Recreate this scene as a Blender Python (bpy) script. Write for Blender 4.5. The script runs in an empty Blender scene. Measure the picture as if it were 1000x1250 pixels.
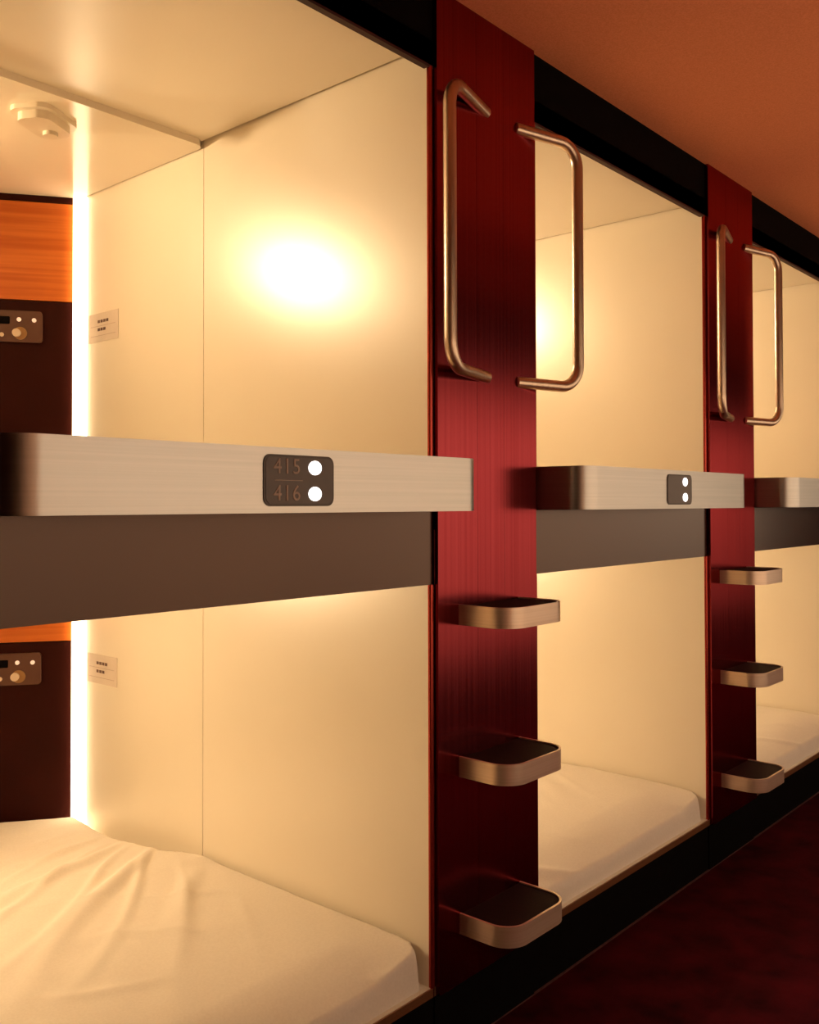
import bpy, bmesh, math, random
from mathutils import Vector, Matrix, noise

sc = bpy.context.scene
COL = sc.collection
random.seed(7)

# ------------------------------------------------------------------ camera
F_PX, YAW, PITCH, ROLL = 1143.5, 0.8522, 0.0169, -0.0022
CAM_LOC = Vector((0.0, -1.3, 1.2059))
cam_d = bpy.data.cameras.new('camera')
cam_d.sensor_fit = 'HORIZONTAL'
cam_d.sensor_width = 36.0
cam_d.lens = 36.0 * F_PX / 1000.0
cam_d.shift_y = -28.9 / 1000.0
cam_d.clip_start = 0.02
cam = bpy.data.objects.new('camera', cam_d)
COL.objects.link(cam)
fw = Vector((math.sin(YAW) * math.cos(PITCH), math.cos(YAW) * math.cos(PITCH), math.sin(PITCH)))
r0 = Vector((math.cos(YAW), -math.sin(YAW), 0))
u0 = r0.cross(fw)
rr = r0 * math.cos(ROLL) + u0 * math.sin(ROLL)
uu = u0 * math.cos(ROLL) - r0 * math.sin(ROLL)
m = Matrix((rr, uu, -fw)).transposed().to_4x4()
m.translation = CAM_LOC
cam.matrix_world = m
sc.camera = cam

# ------------------------------------------------------------------ world, view
world = bpy.data.worlds.new('world')
sc.world = world
world.use_nodes = True
world.node_tree.nodes['Background'].inputs[0].default_value = (0.9, 0.45, 0.3, 1)
world.node_tree.nodes['Background'].inputs[1].default_value = 0.01
sc.view_settings.view_transform = 'Standard'
sc.view_settings.look = 'None'
sc.view_settings.gamma = 1.0
sc.view_settings.use_curve_mapping = False
sc.view_settings.exposure = 0.0

# light strengths
WARM = (1.0, 0.72, 0.41)
P_STRIP = 6.5        # emission strength of the corner light strips
P_LAMP = (48.0, 40.0)  # reading lamps of the upper and of the lower capsules
P_ADDED_WASH = 100.0        # added lamp on the unseen side of the corridor

# ------------------------------------------------------------------ dimensions
PITCHX = 1.415
XL0, XR0 = 0.551, 1.551          # first capsule opening
Z_LO = (0.170, 1.130)            # lower capsule floor / ceiling
Z_UP = (1.235, 2.200)            # upper capsule floor / ceiling
Z_CEIL = 2.336
Y_OPP = -1.75
X_END = 7.9
NPOD = 3
ANG = math.radians(35)


# ------------------------------------------------------------------ materials
def mat(name, base, rough=0.5, metal=0.0, spec=0.5, emit=None, estr=0.0, coat=0.0, build=None):
    mt = bpy.data.materials.new(name)
    mt.use_nodes = True
    nt = mt.node_tree
    b = nt.nodes['Principled BSDF']
    b.inputs['Base Color'].default_value = (*base, 1)
    b.inputs['Roughness'].default_value = rough
    b.inputs['Metallic'].default_value = metal
    b.inputs['Specular IOR Level'].default_value = spec
    b.inputs['Coat Weight'].default_value = coat
    b.inputs['Coat Roughness'].default_value = 0.33
    if emit:
        b.inputs['Emission Color'].default_value = (*emit, 1)
        b.inputs['Emission Strength'].default_value = estr
    if build:
        build(nt, b)
    return mt


def edge_tint(f, c):
    def g(nt, b):
        b.inputs['Specular Tint'].default_value = (*c, 1)
        f(nt, b)
    return g


def noise_color(scale, c0, c1, lo=0.35, hi=0.65, detail=4, bump=0.0, bdist=0.002, rough=None):
    def f(nt, b):
        tc = nt.nodes.new('ShaderNodeTexCoord')
        mp = nt.nodes.new('ShaderNodeMapping')
        mp.inputs['Scale'].default_value = scale
        nz = nt.nodes.new('ShaderNodeTexNoise')
        nz.inputs['Scale'].default_value = 1.0
        nz.inputs['Detail'].default_value = detail
        cr = nt.nodes.new('ShaderNodeValToRGB')
        cr.color_ramp.elements[0].position = lo
        cr.color_ramp.elements[1].position = hi
        cr.color_ramp.elements[0].color = (*c0, 1)
        cr.color_ramp.elements[1].color = (*c1, 1)
        L = nt.links
        L.new(tc.outputs['Object'], mp.inputs['Vector'])
        L.new(mp.outputs[0], nz.inputs['Vector'])
        L.new(nz.outputs['Fac'], cr.inputs['Fac'])
        L.new(cr.outputs['Color'], b.inputs['Base Color'])
        if rough:
            mr = nt.nodes.new('ShaderNodeMapRange')
            mr.inputs['To Min'].default_value = rough[0]
            mr.inputs['To Max'].default_value = rough[1]
            L.new(nz.outputs['Fac'], mr.inputs['Value'])
            L.new(mr.outputs[0], b.inputs['Roughness'])
        if bump:
            bp = nt.nodes.new('ShaderNodeBump')
            bp.inputs['Strength'].default_value = bump
            bp.inputs['Distance'].default_value = bdist
            L.new(nz.outputs['Fac'], bp.inputs['Height'])
            L.new(bp.outputs[0], b.inputs['Normal'])
    return f


M = {}
M['cream'] = mat('cream_laminate', (0.87, 0.775, 0.62), 0.29, spec=1.0, coat=0.7,
                 build=noise_color((3, 3, 3), (0.86, 0.765, 0.61), (0.88, 0.785, 0.63)))
M['cream_gloss'] = mat('cream_gloss_laminate', (0.87, 0.775, 0.62), 0.14, spec=0.6,
                       build=noise_color((3, 3, 3), (0.86, 0.765, 0.61), (0.88, 0.785, 0.63)))
M['sheet'] = mat('cotton_sheet', (0.86, 0.78, 0.68), 0.85, spec=0.2,
                 build=noise_color((180, 180, 180), (0.84, 0.76, 0.66), (0.88, 0.80, 0.70), bump=0.25, bdist=0.0006))
M['orange'] = mat('orange_wood', (0.62, 0.15, 0.02), 0.4, spec=0.3,
                  build=noise_color((2, 2, 70), (0.54, 0.115, 0.012), (0.68, 0.18, 0.028), detail=6))
M['dark_panel'] = mat('dark_lacquer', (0.03, 0.0045, 0.003), 0.5, spec=0.08,
                      build=noise_color((6, 6, 6), (0.027, 0.004, 0.0025), (0.033, 0.005, 0.0035)))
M['console'] = mat('brown_console', (0.095, 0.033, 0.019), 0.45,
                   build=noise_color((40, 40, 40), (0.09, 0.03, 0.017), (0.10, 0.036, 0.021)))
M['knob'] = mat('ivory_knob', (0.75, 0.62, 0.50), 0.35, build=noise_color((40, 40, 40), (0.73, 0.6, 0.48), (0.77, 0.64, 0.52)))
M['brass'] = mat('bronze_ring', (0.35, 0.2, 0.09), 0.35, metal=0.8, build=noise_color((60, 60, 60), (0.33, 0.18, 0.08), (0.37, 0.22, 0.1)))
M['pilot'] = mat('pilot_light', (0.9, 0.8, 0.7), 0.4, emit=(1.0, 0.8, 0.65), estr=0.35)
M['indicator'] = mat('indicator_light', (0.9, 0.9, 0.9), 0.4, emit=(1.0, 0.98, 0.95), estr=2.5)
M['strip'] = mat('light_strip_diffuser', (0.9, 0.85, 0.75), 0.5, emit=(1.0, 0.75, 0.45), estr=P_STRIP)
M['strip_house'] = mat('strip_housing', (0.7, 0.55, 0.38), 0.4, build=noise_color((30, 30, 30), (0.68, 0.53, 0.36), (0.72, 0.57, 0.40)))
M['pillar'] = mat('red_anodised_metal', (0.27, 0.038, 0.048), 0.22, metal=1.0,
                  build=edge_tint(noise_color((160, 160, 0.5), (0.24, 0.031, 0.040), (0.30, 0.045, 0.056), rough=(0.17, 0.27)), (0.90, 0.50, 0.48)))
M['frame'] = mat('red_trim', (0.42, 0.05, 0.035), 0.25, metal=0.8,
                 build=noise_color((90, 90, 1), (0.40, 0.045, 0.03), (0.44, 0.055, 0.04)))
M['frame_dark'] = mat('dark_red_trim', (0.035, 0.004, 0.003), 0.6, metal=0.0,
                      build=noise_color((1, 90, 90), (0.032, 0.0036, 0.0027), (0.038, 0.0044, 0.0033)))
M['frame_brown'] = mat('bronze_trim', (0.30, 0.13, 0.06), 0.35, metal=0.6,
                       build=noise_color((1, 90, 90), (0.28, 0.12, 0.055), (0.32, 0.14, 0.065)))
M['alu'] = mat('brushed_aluminium', (0.50, 0.475, 0.45), 0.34, metal=1.0,
               build=noise_color((1.5, 1.5, 220), (0.47, 0.45, 0.425), (0.53, 0.50, 0.475), rough=(0.28, 0.40)))
M['handle'] = mat('satin_bronze_tube', (0.62, 0.47, 0.36), 0.32, metal=1.0,
                  build=noise_color((120, 120, 1), (0.59, 0.44, 0.33), (0.65, 0.50, 0.39)))
M['step_rim'] = mat('satin_step_metal', (0.74, 0.57, 0.45), 0.34, metal=0.65,
                    build=noise_color((2, 2, 200), (0.70, 0.53, 0.41), (0.78, 0.61, 0.49)))
M['rubber'] = mat('dark_rubber', (0.018, 0.005, 0.004), 0.7, spec=0.2,
                  build=noise_color((300, 300, 300), (0.012, 0.003, 0.003), (0.024, 0.007, 0.006), bump=0.3, bdist=0.0008))
M['fascia'] = mat('brown_fascia', (0.030, 0.007, 0.005), 0.20, spec=0.85,
                  build=edge_tint(noise_color((1, 40, 200), (0.028, 0.0065, 0.0045), (0.032, 0.0075, 0.0055)), (1.0, 0.68, 0.55)))
M['black'] = mat('black_paint', (0.004, 0.003, 0.003), 0.7, spec=0.03,
                 build=noise_color((30, 30, 30), (0.0035, 0.0025, 0.0025), (0.0045, 0.0035, 0.0035)))
M['badge'] = mat('brown_badge', (0.075, 0.038, 0.026), 0.35, build=noise_color((40, 40, 40), (0.07, 0.035, 0.024), (0.08, 0.041, 0.028)))
M['badge_rim'] = mat('badge_rim', (0.045, 0.018, 0.008), 0.4, build=noise_color((40, 40, 40), (0.04, 0.016, 0.007), (0.05, 0.02, 0.009)))
M['digit'] = mat('digit_print', (0.40, 0.28, 0.22), 0.5, build=noise_color((80, 80, 80), (0.39, 0.27, 0.21), (0.41, 0.29, 0.23)))
M['card'] = mat('notice_card', (0.66, 0.55, 0.45), 0.5, build=noise_color((20, 20, 20), (0.64, 0.53, 0.43), (0.68, 0.57, 0.47)))
M['ink'] = mat('brown_ink', (0.10, 0.04, 0.02), 0.6, build=noise_color((80, 80, 80), (0.09, 0.035, 0.017), (0.11, 0.045, 0.023)))
M['pale_ink'] = mat('faded_ink', (0.42, 0.29, 0.21), 0.6, build=noise_color((80, 80, 80), (0.40, 0.27, 0.19), (0.44, 0.31, 0.23)))
M['plastic'] = mat('ivory_plastic', (0.80, 0.70, 0.55), 0.22, build=noise_color((20, 20, 20), (0.78, 0.68, 0.53), (0.82, 0.72, 0.57)))
M['ceiling'] = mat('corridor_ceiling', (0.80, 0.27, 0.13), 0.8, spec=0.15,
                   build=noise_color((260, 260, 260), (0.75, 0.24, 0.11), (0.85, 0.30, 0.15), bump=0.35, bdist=0.0015))
M['carpet'] = mat('dark_red_carpet', (0.07, 0.004, 0.006), 0.95, spec=0.05,
                  build=noise_color((9, 9, 9), (0.022, 0.0011, 0.0024), (0.066, 0.0026, 0.006), lo=0.3, hi=0.7, detail=9, bump=0.5, bdist=0.004))
M['opp'] = mat('cream_wall_paint', (0.74, 0.62, 0.50), 0.6, spec=0.2,
               build=noise_color((4, 4, 4), (0.72, 0.60, 0.485), (0.76, 0.64, 0.515)))
M['opp_dark'] = mat('maroon_paint', (0.02, 0.003, 0.003), 0.7, spec=0.1,
                    build=noise_color((4, 4, 4), (0.018, 0.0027, 0.0027), (0.022, 0.0033, 0.0033)))
M['opp_brown'] = mat('brown_reflection_panel', (0.32, 0.16, 0.09), 0.6, spec=0.2,
                    build=noise_color((4, 4, 4), (0.30, 0.15, 0.085), (0.34, 0.17, 0.095)))
M['lamp_lens'] = mat('lamp_lens', (0.9, 0.85, 0.75), 0.4, emit=(1.0, 0.72, 0.4), estr=6.0)
M['edge_strip'] = mat('dull_edge_strip', (0.16, 0.06, 0.05), 0.5, metal=0.5,
                      build=noise_color((20, 20, 20), (0.15, 0.055, 0.045), (0.17, 0.065, 0.055)))


# ------------------------------------------------------------------ helpers
def link(name, me, mt, parent=None):
    o = bpy.data.objects.new(name, me)
    COL.objects.link(o)
    if mt:
        me.materials.append(M[mt])
    if parent:
        o.parent = parent
    return o


def origin(parent):
    v = Vector((0, 0, 0))
    while parent:
        v += parent.location
        parent = parent.parent
    return v


def empty(name, loc, label=None, cat=None, group=None):
    o = bpy.data.objects.new(name, None)
    COL.objects.link(o)
    o.location = loc
    o.empty_display_size = 0.05
    tag(o, label, cat, group)
    return o


def tag(o, label=None, cat=None, group=None, kind=None):
    for k, v in (('label', label), ('category', cat), ('group', group), ('kind', kind)):
        if v:
            o[k] = v
    return o


def finish(name, bm, mt, parent, bevel=0.0, smooth=False, seg=2, base=None):
    """verts of bm are world coordinates; the object gets its parent's (or base's) origin"""
    if bevel:
        ed = [e for e in bm.edges if len(e.link_faces) == 2 and e.calc_face_angle(0) > 0.6]
        bmesh.ops.bevel(bm, geom=ed, offset=bevel, segments=seg, profile=0.5, affect='EDGES', clamp_overlap=True)
    bmesh.ops.recalc_face_normals(bm, faces=bm.faces)
    off = origin(parent) if parent else (Vector(base) if base else Vector((0, 0, 0)))
    bmesh.ops.translate(bm, verts=bm.verts, vec=-off)
    me = bpy.data.meshes.new(name)
    bm.to_mesh(me)
    bm.free()
    if smooth:
        for p in me.polygons:
            p.use_smooth = True
        try:
            me.set_sharp_from_angle(angle=math.radians(35))
        except Exception:
            pass
    o = link(name, me, mt, parent)
    if not parent and base:
        o.location = base
    return o


def prism(name, plan, z0, z1, mt, parent=None, bevel=0.0, smooth=False, base=None, seg=2):
    bm = bmesh.new()
    lo = [bm.verts.new((x, y, z0)) for x, y in plan]
    hi = [bm.verts.new((x, y, z1)) for x, y in plan]
    n = len(plan)
    bm.faces.new(lo[::-1])
    bm.faces.new(hi)
    for i in range(n):
        j = (i + 1) % n
        bm.faces.new((lo[i], lo[j], hi[j], hi[i]))
    return finish(name, bm, mt, parent, bevel, smooth, seg, base)


def box(name, x0, x1, y0, y1, z0, z1, mt, parent=None, bevel=0.0, base=None):
    return prism(name, [(x0, y0), (x1, y0), (x1, y1), (x0, y1)], z0, z1, mt, parent, bevel, bevel > 0, base)


def frame_prism(name, org, ax, ay, az, outline, d0, d1, mt, parent, bevel=0.0, smooth=True):
    """outline in the (ax, az) plane at org, extruded along ay from d0 to d1"""
    bm = bmesh.new()
    a = [bm.verts.new(org + ax * p + az * q + ay * d0) for p, q in outline]
    b = [bm.verts.new(org + ax * p + az * q + ay * d1) for p, q in outline]
    n = len(outline)
    bm.faces.new(a)
    bm.faces.new(b[::-1])
    for i in range(n):
        j = (i + 1) % n
        bm.faces.new((a[i], b[i], b[j], a[j]))
    return finish(name, bm, mt, parent, bevel, smooth)


def rrect(x0, x1, z0, z1, r, n=6):
    out = []
    for cx, cz, a0 in ((x1 - r, z1 - r, 0), (x0 + r, z1 - r, 90), (x0 + r, z0 + r, 180), (x1 - r, z0 + r, 270)):
        for k in range(n + 1):
            a = math.radians(a0 + 90 * k / n)
            out.append((cx + r * math.cos(a), cz + r * math.sin(a)))
    return out


def circle(cx, cz, r, n=24):
    return [(cx + r * math.cos(2 * math.pi * k / n), cz + r * math.sin(2 * math.pi * k / n)) for k in range(n)]


def u_plan(x0, x1, yb, yf, r, n=12):
    """U shaped plan: back at yb, front at yf (yf < yb), round front corners"""
    p = [(x0, yb)]
    for k in range(n + 1):
        a = math.radians(180 + 90 * k / n)
        p.append((x0 + r + r * math.cos(a), yf + r + r * math.sin(a)))
    for k in range(n + 1):
        a = math.radians(270 + 90 * k / n)
        p.append((x1 - r + r * math.cos(a), yf + r + r * math.sin(a)))
    p.append((x1, yb))
    return p


def tube_bm(path, r, n=20, cap=True):
    bm = bmesh.new()
    rings = []
    t0 = (path[1] - path[0]).normalized()
    nrm = t0.orthogonal().normalized()
    prev = t0
    for i, p in enumerate(path):
        if i == 0:
            t = t0
        elif i == len(path) - 1:
            t = (path[i] - path[i - 1]).normalized()
        else:
            t = ((path[i] - path[i - 1]).normalized() + (path[i + 1] - path[i]).normalized()).normalized()
        q = prev.rotation_difference(t)
        nrm = q @ nrm
        prev = t
        bn = t.cross(nrm).normalized()
        rings.append([bm.verts.new(p + r * (math.cos(2 * math.pi * k / n) * nrm + math.sin(2 * math.pi * k / n) * bn)) for k in range(n)])
    for a, b in zip(rings, rings[1:]):
        for k in range(n):
            bm.faces.new((a[k], a[(k + 1) % n], b[(k + 1) % n], b[k]))
    if cap:
        bm.faces.new(rings[0][::-1])
        bm.faces.new(rings[-1])
    return bm


def fillet(pts, r, n=10):
    out = [pts[0]]
    for i in range(1, len(pts) - 1):
        a = (pts[i - 1] - pts[i]).normalized()
        b = (pts[i + 1] - pts[i]).normalized()
        ang = a.angle(b)
        d = r / math.tan(ang / 2)
        c = pts[i] + (a + b).normalized() * (r / math.sin(ang / 2))
        s, e = pts[i] + a * d - c, pts[i] + b * d - c
        tot = s.angle(e)
        ax = s.cross(e).normalized()
        for k in range(n + 1):
            out.append(c + Matrix.Rotation(tot * k / n, 3, ax) @ s)
    out.append(pts[-1])
    return out


def text_mesh(name, body, size, org, ax, az, nrm, mt, parent, depth=0.0004, align='LEFT'):
    cu = bpy.data.curves.new(name, 'FONT')
    cu.body = body
    cu.size = size
    cu.extrude = depth
    cu.align_x = align
    cu.align_y = 'CENTER'
    cu.space_character = 1.12
    tmp = bpy.data.objects.new(name + '_tmp', cu)
    COL.objects.link(tmp)
    dg = bpy.context.evaluated_depsgraph_get()
    dg.update()
    me = bpy.data.meshes.new_from_object(tmp.evaluated_get(dg))
    bpy.data.objects.remove(tmp)
    bpy.data.curves.remove(cu)
    off = origin(parent)
    for v in me.vertices:
        v.co = org + ax * v.co.x + az * v.co.y + nrm * v.co.z - off
    me.name = name
    me.materials.clear()
    return link(name, me, mt, parent)


def light(name, kind, loc, power, color, parent=None, **kw):
    d = bpy.data.lights.new(name, kind)
    d.energy = power
    d.color = color
    for k, v in kw.items():
        setattr(d, k, v)
    o = bpy.data.objects.new(name, d)
    COL.objects.link(o)
    if parent:
        o.parent = parent
        o.location = Vector(loc) - origin(parent)
    else:
        o.location = loc
    return o


def aim(o, d, roll=0.0):
    q = Vector(d).to_track_quat('-Z', 'Y')
    o.rotation_mode = 'QUATERNION'
    o.rotation_quaternion = q @ Matrix.Rotation(roll, 3, 'Z').to_quaternion()


X_AX, Y_AX, Z_AX = Vector((1, 0, 0)), Vector((0, 1, 0)), Vector((0, 0, 1))

# ------------------------------------------------------------------ the corridor
XA, XB = -1.6, 9.6
tag(box('floor', XA, XB, Y_OPP - 0.1, 2.4, -0.05, 0.0, 'carpet'), 'dark red mottled carpet along the capsule corridor', 'floor', kind='structure')
tag(box('ceiling', XA, XB, Y_OPP - 0.1, 2.4, Z_CEIL, Z_CEIL + 0.05, 'ceiling'), 'reddish brown speckled ceiling of the corridor', 'ceiling', kind='structure')
tag(box('wall_back', XA, XB, Y_OPP - 0.08, Y_OPP, 0.0, Z_CEIL, 'opp'), 'cream wall on the other side of the corridor', 'wall', kind='structure')
tag(box('trim_1', XA, XB, Y_OPP, Y_OPP + 0.02, 1.92, Z_CEIL, 'opp_dark'), 'unseen dark maroon band added above the cream wall for the pillar reflections', 'trim', kind='structure')  # added out of view: gives the reflected glow on the pillars its top edge
tag(box('trim_4', XA, 1.0, Y_OPP, Y_OPP + 0.02, 0.0, 1.92, 'opp_brown'), 'unseen brown panel added at the near end of the cream wall for the rail reflection', 'trim', kind='structure')  # added out of view: browns the reflection in the first rail's left corner
tag(box('wall_left', XA - 0.08, XA, Y_OPP - 0.08, 2.4, 0.0, Z_CEIL, 'opp_dark'), 'maroon end wall of the corridor behind the camera', 'wall', kind='structure')
tag(box('wall_right', XB, XB + 0.08, Y_OPP - 0.08, 2.4, 0.0, Z_CEIL, 'opp_dark'), 'maroon end wall far down the corridor', 'wall', kind='structure')
tag(box('trim_3', X_END, XB, Y_OPP, Y_OPP + 0.02, 0.0, 1.92, 'opp_dark'), 'unseen maroon panel added at the far end of the cream wall to end its reflection', 'trim', kind='structure')  # added out of view: keeps the far fascia's reflection dark

tag(box('added_baseboard_back', 1.0, X_END, Y_OPP, Y_OPP + 0.02, 0.0, 0.42, 'opp_dark'), 'unseen maroon skirting added under the cream wall to darken the pillar reflections', 'baseboard', kind='structure')  # added out of view: fades the reflection low on the pillars
# black fascia over the openings, black plinth under them
tag(box('wall_front', XA, XB, 0.0, 0.011, 2.161, Z_CEIL, 'black'), 'black band over the capsule openings below the ceiling', 'wall', kind='structure')
tag(box('baseboard_front', XA, XB, 0.004, 0.05, 0.0, 0.150, 'black', bevel=0.002), 'black plinth below the lower capsules', 'baseboard', kind='structure')
tag(box('trim_2', XA, XB, -0.001, 0.004, 0.0, 0.003, 'edge_strip'), 'thin dull edging strip where carpet meets the black plinth', 'trim', kind='structure')
# rest of the facade beyond the capsules that show
XLAST = XR0 + PITCHX * (NPOD - 1) + 0.40
tag(box('wall_front', XLAST, XB, 0.0, 0.03, 0.150, 2.161, 'opp_dark'), 'maroon panelling further down the corridor', 'wall', kind='structure')
tag(box('wall_front', XA, XL0 - 0.40, 0.0, 0.03, 0.150, 2.161, 'opp_dark'), 'maroon panelling left of the first capsules', 'wall', kind='structure')
tag(box('wall_outer', XA, XB, 2.36, 2.4, 0.0, Z_CEIL, 'black'), 'dark wall behind the capsules', 'wall', kind='structure')

# added unseen lamp: brightens the cream wall that the metal fronts reflect
YW = -1.15
wash = empty('added_wash_lamp', (4.1, YW, Z_CEIL), 'added unseen ceiling lamp, long and slim, aimed at the cream corridor wall', 'lamp')
box('housing', 0.0, 8.2, YW, YW + 0.06, Z_CEIL - 0.05, Z_CEIL, 'black', wash)
lw = light('lamp', 'AREA', (4.1, YW - 0.012, Z_CEIL - 0.035), P_ADDED_WASH, (1.0, 0.88, 0.72), wash, shape='RECTANGLE', size=8.2, size_y=0.03, spread=math.radians(75))
lw.rotation_euler = (-math.atan2(0.50, 1.50), 0, 0)

# ------------------------------------------------------------------ capsules
CX = ['nearest', 'middle', 'farthest']


def capsule(i, upper):
    dx = i * PITCHX
    xl, xr = XL0 + dx, XR0 + dx
    z0, z1 = Z_UP if upper else Z_LO
    T = 0.012
    tier = 'upper' if upper else 'lower'
    det = ['open at the left of the photo', 'between the two red pillars', 'at the right edge of the photo'][i]
    cap = empty('sleeping_capsule', ((xl + xr) / 2, 0.7, z0 - 0.05),
                '%s cream lined sleeping capsule %s' % (tier, det), 'capsule', 'sleeping capsules')
    yb = 1.41
    ys = 0.803
    # right wall in two panels with an open joint, left wall in three
    box('wall_panel', xr, xr + T, 0.004, ys - 0.0012, z0 - 0.02, z1 + 0.02, 'cream', cap, 0.0015)
    box('wall_panel', xr, xr + T, ys + 0.0012, yb, z0 - 0.02, z1 + 0.02, 'cream', cap, 0.0015)
    ybl = 1.44 + 1.0 * math.tan(ANG)
    for a, b in ((0.004, ys - 0.0012), (ys + 0.0012, 1.5988), (1.6012, ybl + 0.02)):
        box('wall_panel', xl - T, xl, a, b, z0 - 0.02, z1 + 0.02, 'cream', cap, 0.0015)
    # floor
    box('floor_panel', xl - T, xr + T, 0.0, ybl + 0.03, z0 - 0.022, z0, 'cream', cap, 0.001)
    # ceiling: front panel with a shadow gap at the right wall, lower slab behind it
    box('ceiling_panel', xl, xr - 0.007, 0.012, 0.86, z1, z1 + 0.012, 'cream', cap, 0.001)
    box('ceiling_backing', xl - T, xr + T, 0.012, ybl + 0.03, z1 + 0.012, z1 + 0.02, 'dark_panel', cap)  # dark colour deepens the shade seen in the ceiling gap
    zs = z1 - 0.018
    R = 0.03
    plan = [(xl, 0.792)]
    for k in range(9):
        a = math.radians(270 + 90 * k / 8)
        plan.append((xr - 0.004 - R + R * math.cos(a), 0.792 + R + R * math.sin(a)))
    plan += [(xr - 0.004, 1.44), (xl, ybl)]
    prism('ceiling_slab', plan, zs, z1 + 0.010, 'cream_gloss', cap, 0.003, True)
    # back, set at an angle: black rail, orange wood cabinet front, dark panel, light strip in the corner
    P0 = Vector((xr, 1.44, 0))
    ax = Vector((-math.cos(ANG), math.sin(ANG), 0))
    ay = Vector((math.sin(ANG), math.cos(ANG), 0))       # into the back
    Lb = 1.0 / math.cos(ANG)
    zo = z1 - 0.349 if upper else z1 - 0.352

    def slab(name, a, b, za, zb_, d0, d1, mt, bev=0.002):
        return frame_prism(name, P0, ax, ay, Z_AX, [(a, za), (b, za), (b, zb_), (a, zb_)], d0, d1, mt, cap, bev, False)
    slab('top_rail', 0.028, Lb, z1 - 0.037, zs, 0.0, 0.03, 'dark_panel')
    slab('cabinet_front', 0.028, Lb, zo, z1 - 0.039, 0.002, 0.03, 'orange')
    slab('dark_panel', 0.028, Lb, z0, zo - 0.003, 0.006, 0.03, 'dark_panel')
    # corner light: a slim vertical diffuser in a housing
    B = P0 + ax * 0.0265
    B2 = B - ay * 0.014
    st = [(xr - 0.001, 1.408), (xr - 0.006, 1.408), (B2.x, B2.y), (B.x, B.y), (B.x + 0.012, B.y + 0.02), (xr + 0.011, 1.44)]
    prism('light_strip', st, z0 + 0.002, zs - 0.002, 'strip', cap, 0.002, False)
    # opening frame: slim red posts, a rail above or below
    zt = 2.161 if upper else 1.032
    zb = 1.19 if upper else 0.150
    for (a, b) in ((xr - 0.0005, xr + 0.0135), (xl - 0.0135, xl + 0.0005)):
        prism('frame_post', u_plan(a, b, 0.004, -0.004, 0.005, 4), zb, zt, 'frame', cap, 0, True)
    if upper:
        box('frame_rail', xl - 0.0135, xr + 0.0135, -0.003, 0.012, 2.157, 2.163, 'frame_dark', cap, 0.002)
        box('lintel', xl - 0.0135, xr + 0.0135, 0.0, 0.012, 2.161, z1 + 0.02, 'black', cap)
        # fascia below the guard rail
        fp = box('fascia_panel', xl - 0.012, xr + 0.008, -0.001, 0.018, 1.032, 1.19, 'fascia', None, 0.0015, base=((xl + xr) / 2, 0.0, 1.032))
        tag(fp, ['wide dark brown panel below the rail numbered 415 and 416', 'brown panel below the rail between the two red pillars',
                 'dark brown panel below the rail at the right edge of the photo'][i], 'panel', 'fascia panels')
    else:
        box('frame_rail', xl - 0.0135, xr + 0.0135, -0.004, 0.012, 0.150, 0.1685, 'frame_brown', cap, 0.003)
    return cap, P0, ax, ay


def back_console(P0, ax, ay, z, label):
    a0, a1 = 0.1175, 0.335
    c = empty('control_console', tuple(P0 + ax * ((a0 + a1) / 2) + Z_AX * (z - 0.05)), label, 'control panel', 'control consoles')
    n = 0.006
    frame_prism('face_plate', P0, ax, ay, Z_AX, rrect(a0, a1, z - 0.049, z + 0.049, 0.010), n - 0.012, n, 'console', c, 0.0015)
    f = n - 0.012

    def disc(name, a, zz, r, d, mt, bev=0.0008, par=c):
        return frame_prism(name, P0, ax, ay, Z_AX, circle(a, zz, r), f - d, f, mt, par, bev)
    ring = disc('dial_ring', 0.182, z - 0.022, 0.020, 0.003, 'brass')
    disc('dial_knob', 0.192, z - 0.022, 0.0125, 0.014, 'knob', par=ring)
    disc('pilot_light', 0.186, z + 0.021, 0.0065, 0.004, 'pilot')
    disc('pilot_light', 0.1415, z + 0.020, 0.0065, 0.004, 'pilot')
    disc('button', 0.236, z - 0.028, 0.0065, 0.004, 'knob')
    frame_prism('display', P0, ax, ay, Z_AX, rrect(0.213, 0.30, z + 0.006, z + 0.030, 0.003), f - 0.001, f, 'black', c)
    frame_prism('speaker_slot', P0, ax, ay, Z_AX, rrect(0.262, 0.315, z - 0.032, z - 0.024, 0.003), f - 0.001, f, 'black', c)
    return c


def notice(xr, z, label):
    org = Vector((xr, 1.313, z))
    c = empty('notice_card', (xr, 1.313, z - 0.045), label, 'notice', 'notice cards')
    nx, yy = Vector((-1, 0, 0)), Vector((0, -1, 0))      # faces -x, reading direction towards the corridor

    def patch(name, a, b, za, zb, mt, d0, d1, par=c):
        return frame_prism(name, org, yy, nx, Z_AX, [(a, za), (b, za), (b, zb), (a, zb)], d0, d1, mt, par, 0.0, False)
    patch('card', -0.084, 0.085, -0.045, 0.044, 'card', 0.0, 0.0015)
    for za, k in ((0.018, 4), (-0.007, 3)):
        for j in range(k):
            patch('printed_mark', -0.030 + j * 0.016, -0.017 + j * 0.016, za - 0.0045, za + 0.0045, 'ink', 0.0015, 0.0019)
    for za in (0.004, -0.026):
        patch('printed_line', -0.07, 0.07, za - 0.0006, za + 0.0006, 'pale_ink', 0.0015, 0.0019)
    return c


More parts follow.
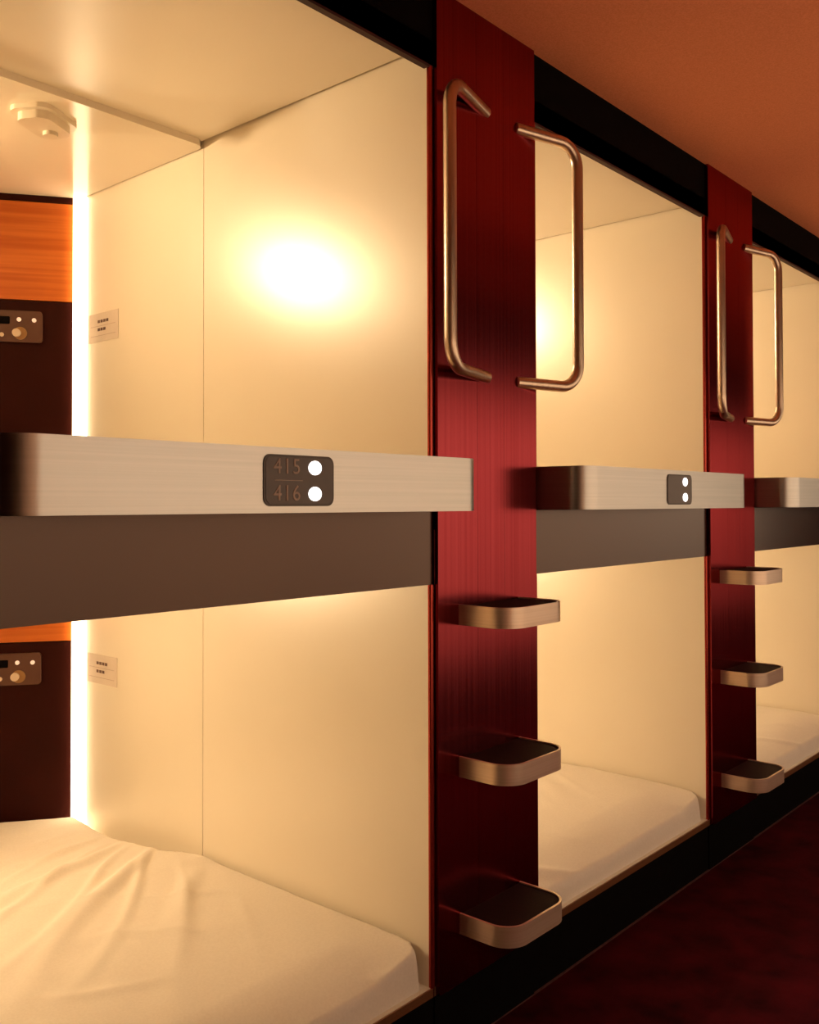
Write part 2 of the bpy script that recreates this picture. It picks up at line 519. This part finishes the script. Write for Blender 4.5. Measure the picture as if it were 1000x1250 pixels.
def detector(z, label):
    x, y = 1.155, 0.925
    c = empty('ceiling_alarm', (x, y, z), label, 'alarm', None)
    # oblong stepped base, a bulging body, a small lens
    d = Vector((0.86, 0.51, 0)).normalized()
    p = Vector((-d.y, d.x, 0))

    def oblong(name, hl, hw, r, za, zb, mt, bev, cx=0.0):
        pl = []
        for u, v in rrect(-hl, hl, -hw, hw, r, 8):
            q = d * (u + cx) + p * v
            pl.append((x + q.x, y + q.y))
        return prism(name, pl, za, zb, mt, c, bev, True, seg=3)
    oblong('base_plate', 0.080, 0.055, 0.030, z - 0.012, z, 'plastic', 0.004)
    oblong('body', 0.066, 0.044, 0.030, z - 0.032, z - 0.010, 'plastic', 0.010)
    oblong('lens', 0.018, 0.018, 0.0175, z - 0.042, z - 0.030, 'plastic', 0.005, cx=0.028)
    return c


def wall_lamp(i, upper):
    """reading lamp high on the left wall, near the back of a capsule"""
    xl = XL0 + i * PITCHX
    z1 = Z_UP[1] if upper else Z_LO[1]
    loc = Vector((xl, 1.40, z1 - 0.100))
    c = empty('reading_lamp', loc, 'reading lamp on the left wall of the %s %s capsule' % (CX[i], 'upper' if upper else 'lower'), 'lamp', 'reading lamps')
    frame_prism('wall_plate', loc, Y_AX, X_AX, Z_AX, rrect(-0.05, 0.05, -0.05, 0.05, 0.02), 0.0, 0.010, 'plastic', c, 0.003)
    frame_prism('lamp_housing', loc, Y_AX, X_AX, Z_AX, circle(0, 0, 0.036), 0.010, 0.035, 'alu', c, 0.004)
    frame_prism('lens', loc, Y_AX, X_AX, Z_AX, circle(0, 0, 0.030), 0.035, 0.039, 'lamp_lens', c, 0.001)
    g = light('glow', 'SPOT', loc + Vector((0.075, 0, 0)), P_LAMP[0 if upper else 1], WARM, c, shadow_soft_size=0.030, spot_size=math.radians(150), spot_blend=1.0)
    aim(g, (0.45, -0.89, -0.08 if upper else -0.22))
    return c


def mattress(i, label):
    dx = i * PITCHX
    x0, x1 = XL0 + dx + 0.012, XR0 + dx - 0.006
    NX, NY = 130, 190
    ya = 0.010
    z0 = Z_LO[0] + 0.001
    base = Vector(((x0 + x1) / 2, 0.7, z0))

    def yback(x):
        return 1.425 + (XR0 + dx - x) * math.tan(ANG) - 0.012

    def height(x, y):
        h = 0.092
        # distance to the edges, front one softest
        yb = yback(x)
        # the back right corner of the sheet draws in from the wall
        xe = x1
        if y > 0.80:
            t = min(1, (y - 0.80) / 0.14)
            u = min(1, max(0, (y - 1.12) / 0.3))
            xe = x1 - 0.050 * (t * t * (3 - 2 * t)) + 0.030 * u
        # corner radius at the front right
        rx, ry = 0.034, 0.034
        ddx, ddy = (x - (x1 - rx)) / rx, ((ya + ry) - y) / ry
        if ddx > 0 and ddy > 0:
            df = max(0.0, 1 - math.hypot(ddx, ddy)) * rx
        else:
            df = min(y - ya, 1e3)
        dd = [df / 0.014, (xe - x) / 0.010 if y > 0.1 else (x1 - x) / 0.006, (x - x0) / 0.012, (yb - y) / 0.02]
        k = 1.0
        for q in dd:
            q = max(0.0, min(1.0, q))
            k = min(k, math.sqrt(max(0.0, 1 - (1 - q) ** 2)))
        # sheet folds: rays from the back right corner sweeping to the front left
        cx, cy = x1 + 0.36, 1.32
        vx, vy = cx - x, cy - y
        r = math.hypot(vx, vy) + 1e-6
        a = math.atan2(vy, vx)
        w = noise.noise(Vector((r * 2.2, a * 1.3 + i * 3.1, 0.3)))
        f = math.sin(a * 27 + 1.5 * w + r * 1.4)
        f2 = math.sin(a * 45 - 2.0 * w - r * 2.1 + 1.0)
        ex, ey = x - (x1 - 0.16), y - 0.93
        du, dv = -0.82 * ex - 0.57 * ey, -0.57 * ex + 0.82 * ey
        fall = math.exp(-(du / 0.55) ** 2 - (dv / 0.38) ** 2) * (0.12 + 0.88 * max(0.0, min(1.0, (x1 - 0.055 - x) / 0.14)))
        ridge = (max(0, f) ** 3) * 0.019 + (max(0, f2) ** 4) * 0.010
        wr = ridge * fall
        # long diagonal creases across the middle of the bed
        s = (x - dx) * 0.62 + y * 0.78
        n = noise.noise(Vector((x * 3.0, y * 3.0, 7.0 + i)))
        cre = max(0, math.sin(s * 30 + 2.6 * n)) ** 6 * 0.012 * max(0, noise.noise(Vector((x * 2.2 + 4, y * 2.2, 1.0 + i))) + 0.15)
        big = 0.006 * noise.noise(Vector((x * 2.4, y * 2.4, 3.0 + i)))
        small = 0.0012 * noise.noise(Vector((x * 16, y * 16, 5.0 + i)))
        # the bed sinks a little towards the corridor
        q = max(0.0, min(1.0, (y - 0.01) / 0.15))
        wq = max(0.0, min(1.0, (x1 - x - 0.01) / 0.12))
        dip = -0.046 * (1 - q) ** 1.6 * (0.25 + 0.75 * wq)
        q = max(0.0, min(1.0, (y - 0.85) / 0.45))
        dip -= 0.028 * q * q * (3 - 2 * q)
        wr *= 1 - 0.55 * q
        return max(0.0, (h + wr + cre + big + small + dip) * k)
    vs, fs = [], []
    for j in range(NY + 1):
        t = j / NY
        for k in range(NX + 1):
            s = k / NX
            s = 0.5 - 0.5 * math.cos(math.pi * s) if False else s
            # denser towards the right edge
            x = x0 + (x1 - x0) * (1 - (1 - s) ** 1.35)
            y = ya + (yback(x) - ya) * (t ** 1.25)
            vs.append((x - base.x, y - base.y, z0 + height(x, y) - base.z))
    W = NX + 1
    for j in range(NY):
        for k in range(NX):
            fs.append((j * W + k, j * W + k + 1, (j + 1) * W + k + 1, (j + 1) * W + k))
    # skirt and underside, so the mattress is a closed body
    rim = [k for k in range(W)] + [j * W + NX for j in range(1, NY + 1)] + [NY * W + k for k in range(NX - 1, -1, -1)] + [j * W for j in range(NY - 1, 0, -1)]
    b0 = len(vs)
    for r in rim:
        vs.append((vs[r][0], vs[r][1], 0.0 - 0.0005))
    n = len(rim)
    for k in range(n):
        fs.append((rim[k], b0 + k, b0 + (k + 1) % n, rim[(k + 1) % n]))
    fs.append(tuple(b0 + k for k in range(n))[::-1])
    me = bpy.data.meshes.new('mattress')
    me.from_pydata(vs, [], fs)
    me.update()
    bm = bmesh.new()
    bm.from_mesh(me)
    bmesh.ops.recalc_face_normals(bm, faces=bm.faces)
    bm.to_mesh(me)
    bm.free()
    for p in me.polygons:
        p.use_smooth = True
    o = link('mattress', me, 'sheet')
    o.location = base
    tag(o, label, 'mattress', 'sheeted mattresses in the lower capsules')
    return o


for i in range(NPOD):
    for upper in (True, False):
        cap, P0, ax, ay = capsule(i, upper)
        if i == 0:
            z1 = Z_UP[1] if upper else Z_LO[1]
            zc = 1.765 if upper else 0.695
            back_console(P0, ax, ay, zc, 'brown control panel with round knob in the %s capsule' % ('upper left' if upper else 'lower left'))
            notice(XR0, 1.757 if upper else 0.700, 'small notice card beside the light strip of the %s capsule' % ('upper left' if upper else 'lower left'))
    wall_lamp(i, True)
    wall_lamp(i, False)
    mattress(i, ['rumpled cream sheeted mattress filling the lower left corner of the photo',
                 'cream sheeted mattress in the middle lower capsule behind the red steps pillar',
                 'cream sheeted mattress in the far lower capsule at the right edge'][i])
detector(Z_UP[1] - 0.018, 'ivory plastic alarm under the ceiling of the upper left capsule')


# ------------------------------------------------------------------ guard rails with number badges
def guard_rail(i, label, numbers):
    dx = i * PITCHX
    x0, x1 = XL0 + dx - 0.008, XR0 + dx - 0.002
    yf = -0.15
    z0, z1 = 1.192, 1.298
    c = empty('guard_rail', ((x0 + x1) / 2, 0, z0), label, 'rail', 'guard rails')
    prism('rail_body', u_plan(x0, x1, -0.0045, yf, 0.055, 14), z0, z1, 'alu', c, 0.0025, True)
    if numbers is None:
        return c
    # badge a little right of the middle
    bx0, bx1 = XL0 + dx + 0.412, XL0 + dx + 0.566
    bz0, bz1 = 1.203, 1.2865
    org = Vector((0, yf, 0))
    nr = Vector((0, -1, 0))
    bd = frame_prism('number_badge', org, X_AX, nr, Z_AX, rrect(bx0, bx1, bz0, bz1, 0.014), -0.001, 0.0016, 'badge_rim', c, 0.0006)
    tag(bd, 'brown number badge with two white lights')
    frame_prism('badge_face', org, X_AX, nr, Z_AX, rrect(bx0 + 0.004, bx1 - 0.004, bz0 + 0.004, bz1 - 0.004, 0.011), 0.0016, 0.0022, 'badge', bd)
    for k, zz in enumerate((1.2665, 1.2232)):
        frame_prism('indicator_light', org, X_AX, nr, Z_AX, [(bx0 + 0.1095 + 0.0145 * math.cos(a), zz + 0.0118 * math.sin(a)) for a in [math.pi * k / 18 for k in range(36)]], 0.0022, 0.0034, 'indicator', bd, 0.0005)
        if numbers:
            text_mesh('number', numbers[k], 0.036, Vector((bx0 + 0.019, yf - 0.0026, zz)), X_AX, Z_AX, nr, 'digit', bd)
    if numbers:
        frame_prism('divider_line', org, X_AX, nr, Z_AX, [(bx0 + 0.022, 1.2443), (bx0 + 0.082, 1.2443), (bx0 + 0.082, 1.2455), (bx0 + 0.022, 1.2455)], 0.0022, 0.0026, 'digit', bd, 0, False)
    return c


guard_rail(0, 'brushed metal guard rail with badge numbered 415 and 416', ('415', '416'))
guard_rail(1, 'brushed metal guard rail running between the two red pillars', ())
guard_rail(2, 'brushed metal guard rail cut off by the right edge of the photo', None)


# ------------------------------------------------------------------ pillars, handles, steps
def pillar(j, label):
    """j = capsule on its left"""
    dx = j * PITCHX
    x0, x1 = 1.566 + dx, 1.948 + dx
    c = empty('pillar', ((x0 + x1) / 2, 0.05, 0.0), label, 'pillar', 'red pillars between the capsules')
    cuts = [x0, 1.7075 + dx, 1.8145 + dx, x1]
    for a, b in zip(cuts, cuts[1:]):
        box('pillar_panel', a + 0.0004, b - 0.0004, -0.012, 0.0, 0.150, Z_CEIL - 0.002, 'pillar', c, 0.0012)
    box('pillar_core', x0, x1, 0.0, 0.14, 0.0, Z_CEIL, 'black', c)
    return c


def handle(j, side, label):
    dx = j * PITCHX
    xa = (1.751 if side < 0 else 1.871) + dx
    sx = side
    L, E = 0.200, 0.040
    zt, zb = 2.118, 1.500
    y0 = -0.012
    a = Vector((xa, y0 + 0.006, zt))
    b = Vector((xa + sx * L, y0 - E - 0.008, zt))
    c2 = Vector((xa + sx * L, y0 - E - 0.008, zb))
    d = Vector((xa, y0 + 0.006, zb))
    path = fillet([a, b, c2, d], 0.060, 12)
    bm = tube_bm(path, 0.0142, 22)
    base = (xa, y0, zb)
    o = finish('grab_handle', bm, 'handle', None, 0, True, base=base)
    return tag(o, label, 'handle', 'grab handles')


def step(j, ztop, label):
    dx = j * PITCHX
    x0, x1 = 1.637 + dx, 1.873 + dx
    yb, yf, R = -0.012, -0.152, 0.056
    zt, zb = ztop, ztop - 0.045
    c = empty('step', ((x0 + x1) / 2, yb, zb), label, 'step', 'ladder steps')
    out = u_plan(x0, x1, yb, yf, R, 12)
    t = 0.0055
    inn = u_plan(x0 + t, x1 - t, yb, yf + t, R - t, 12)
    bm = bmesh.new()
    n = len(out)
    rows = [[bm.verts.new((x, y, z)) for x, y in pl] for pl, z in ((out, zb), (out, zt), (inn, zt), (inn, zb))]
    for q in range(4):
        A, B_ = rows[q], rows[(q + 1) % 4]
        for k in range(n - 1):
            bm.faces.new((A[k], A[k + 1], B_[k + 1], B_[k]))
    bm.faces.new([rows[q][0] for q in range(4)])
    bm.faces.new([rows[q][-1] for q in range(4)][::-1])
    finish('rim', bm, 'step_rim', c, 0.0012, True)
    prism('tread_pad', u_plan(x0 + t - 0.0005, x1 - t + 0.0005, yb, yf + t - 0.0005, R - t, 12), zb + 0.004, zt - 0.003, 'rubber', c, 0.001, True)
    return c


PL = ['broad dark red metal pillar left of the middle capsules, nearest the viewer', 'narrower looking red metal pillar right of the middle capsules']
for j in (0, 1):
    pillar(j, PL[j])
    pn = ['near', 'far'][j]
    handle(j, -1, 'bent metal grab handle at the left of the %s red pillar' % pn)
    handle(j, 1, 'bent metal grab handle overlapping the capsule right of the %s red pillar' % pn)
    for zt, w in ((0.983, 'top'), (0.648, 'middle'), (0.304, 'bottom')):
        step(j, zt, '%s rounded metal ladder step on the %s red pillar' % (w, pn))
# plain pillars at the ends of the row
for j in (-1, 2):
    dx = j * PITCHX
    o = box('pillar', 1.566 + dx, 1.948 + dx, -0.012, 0.14, 0.0, Z_CEIL, 'pillar', None, 0.001)
    tag(o, 'red metal pillar closing the %s end of the capsule row' % ('left' if j < 0 else 'right'), 'pillar', 'red pillars between the capsules')
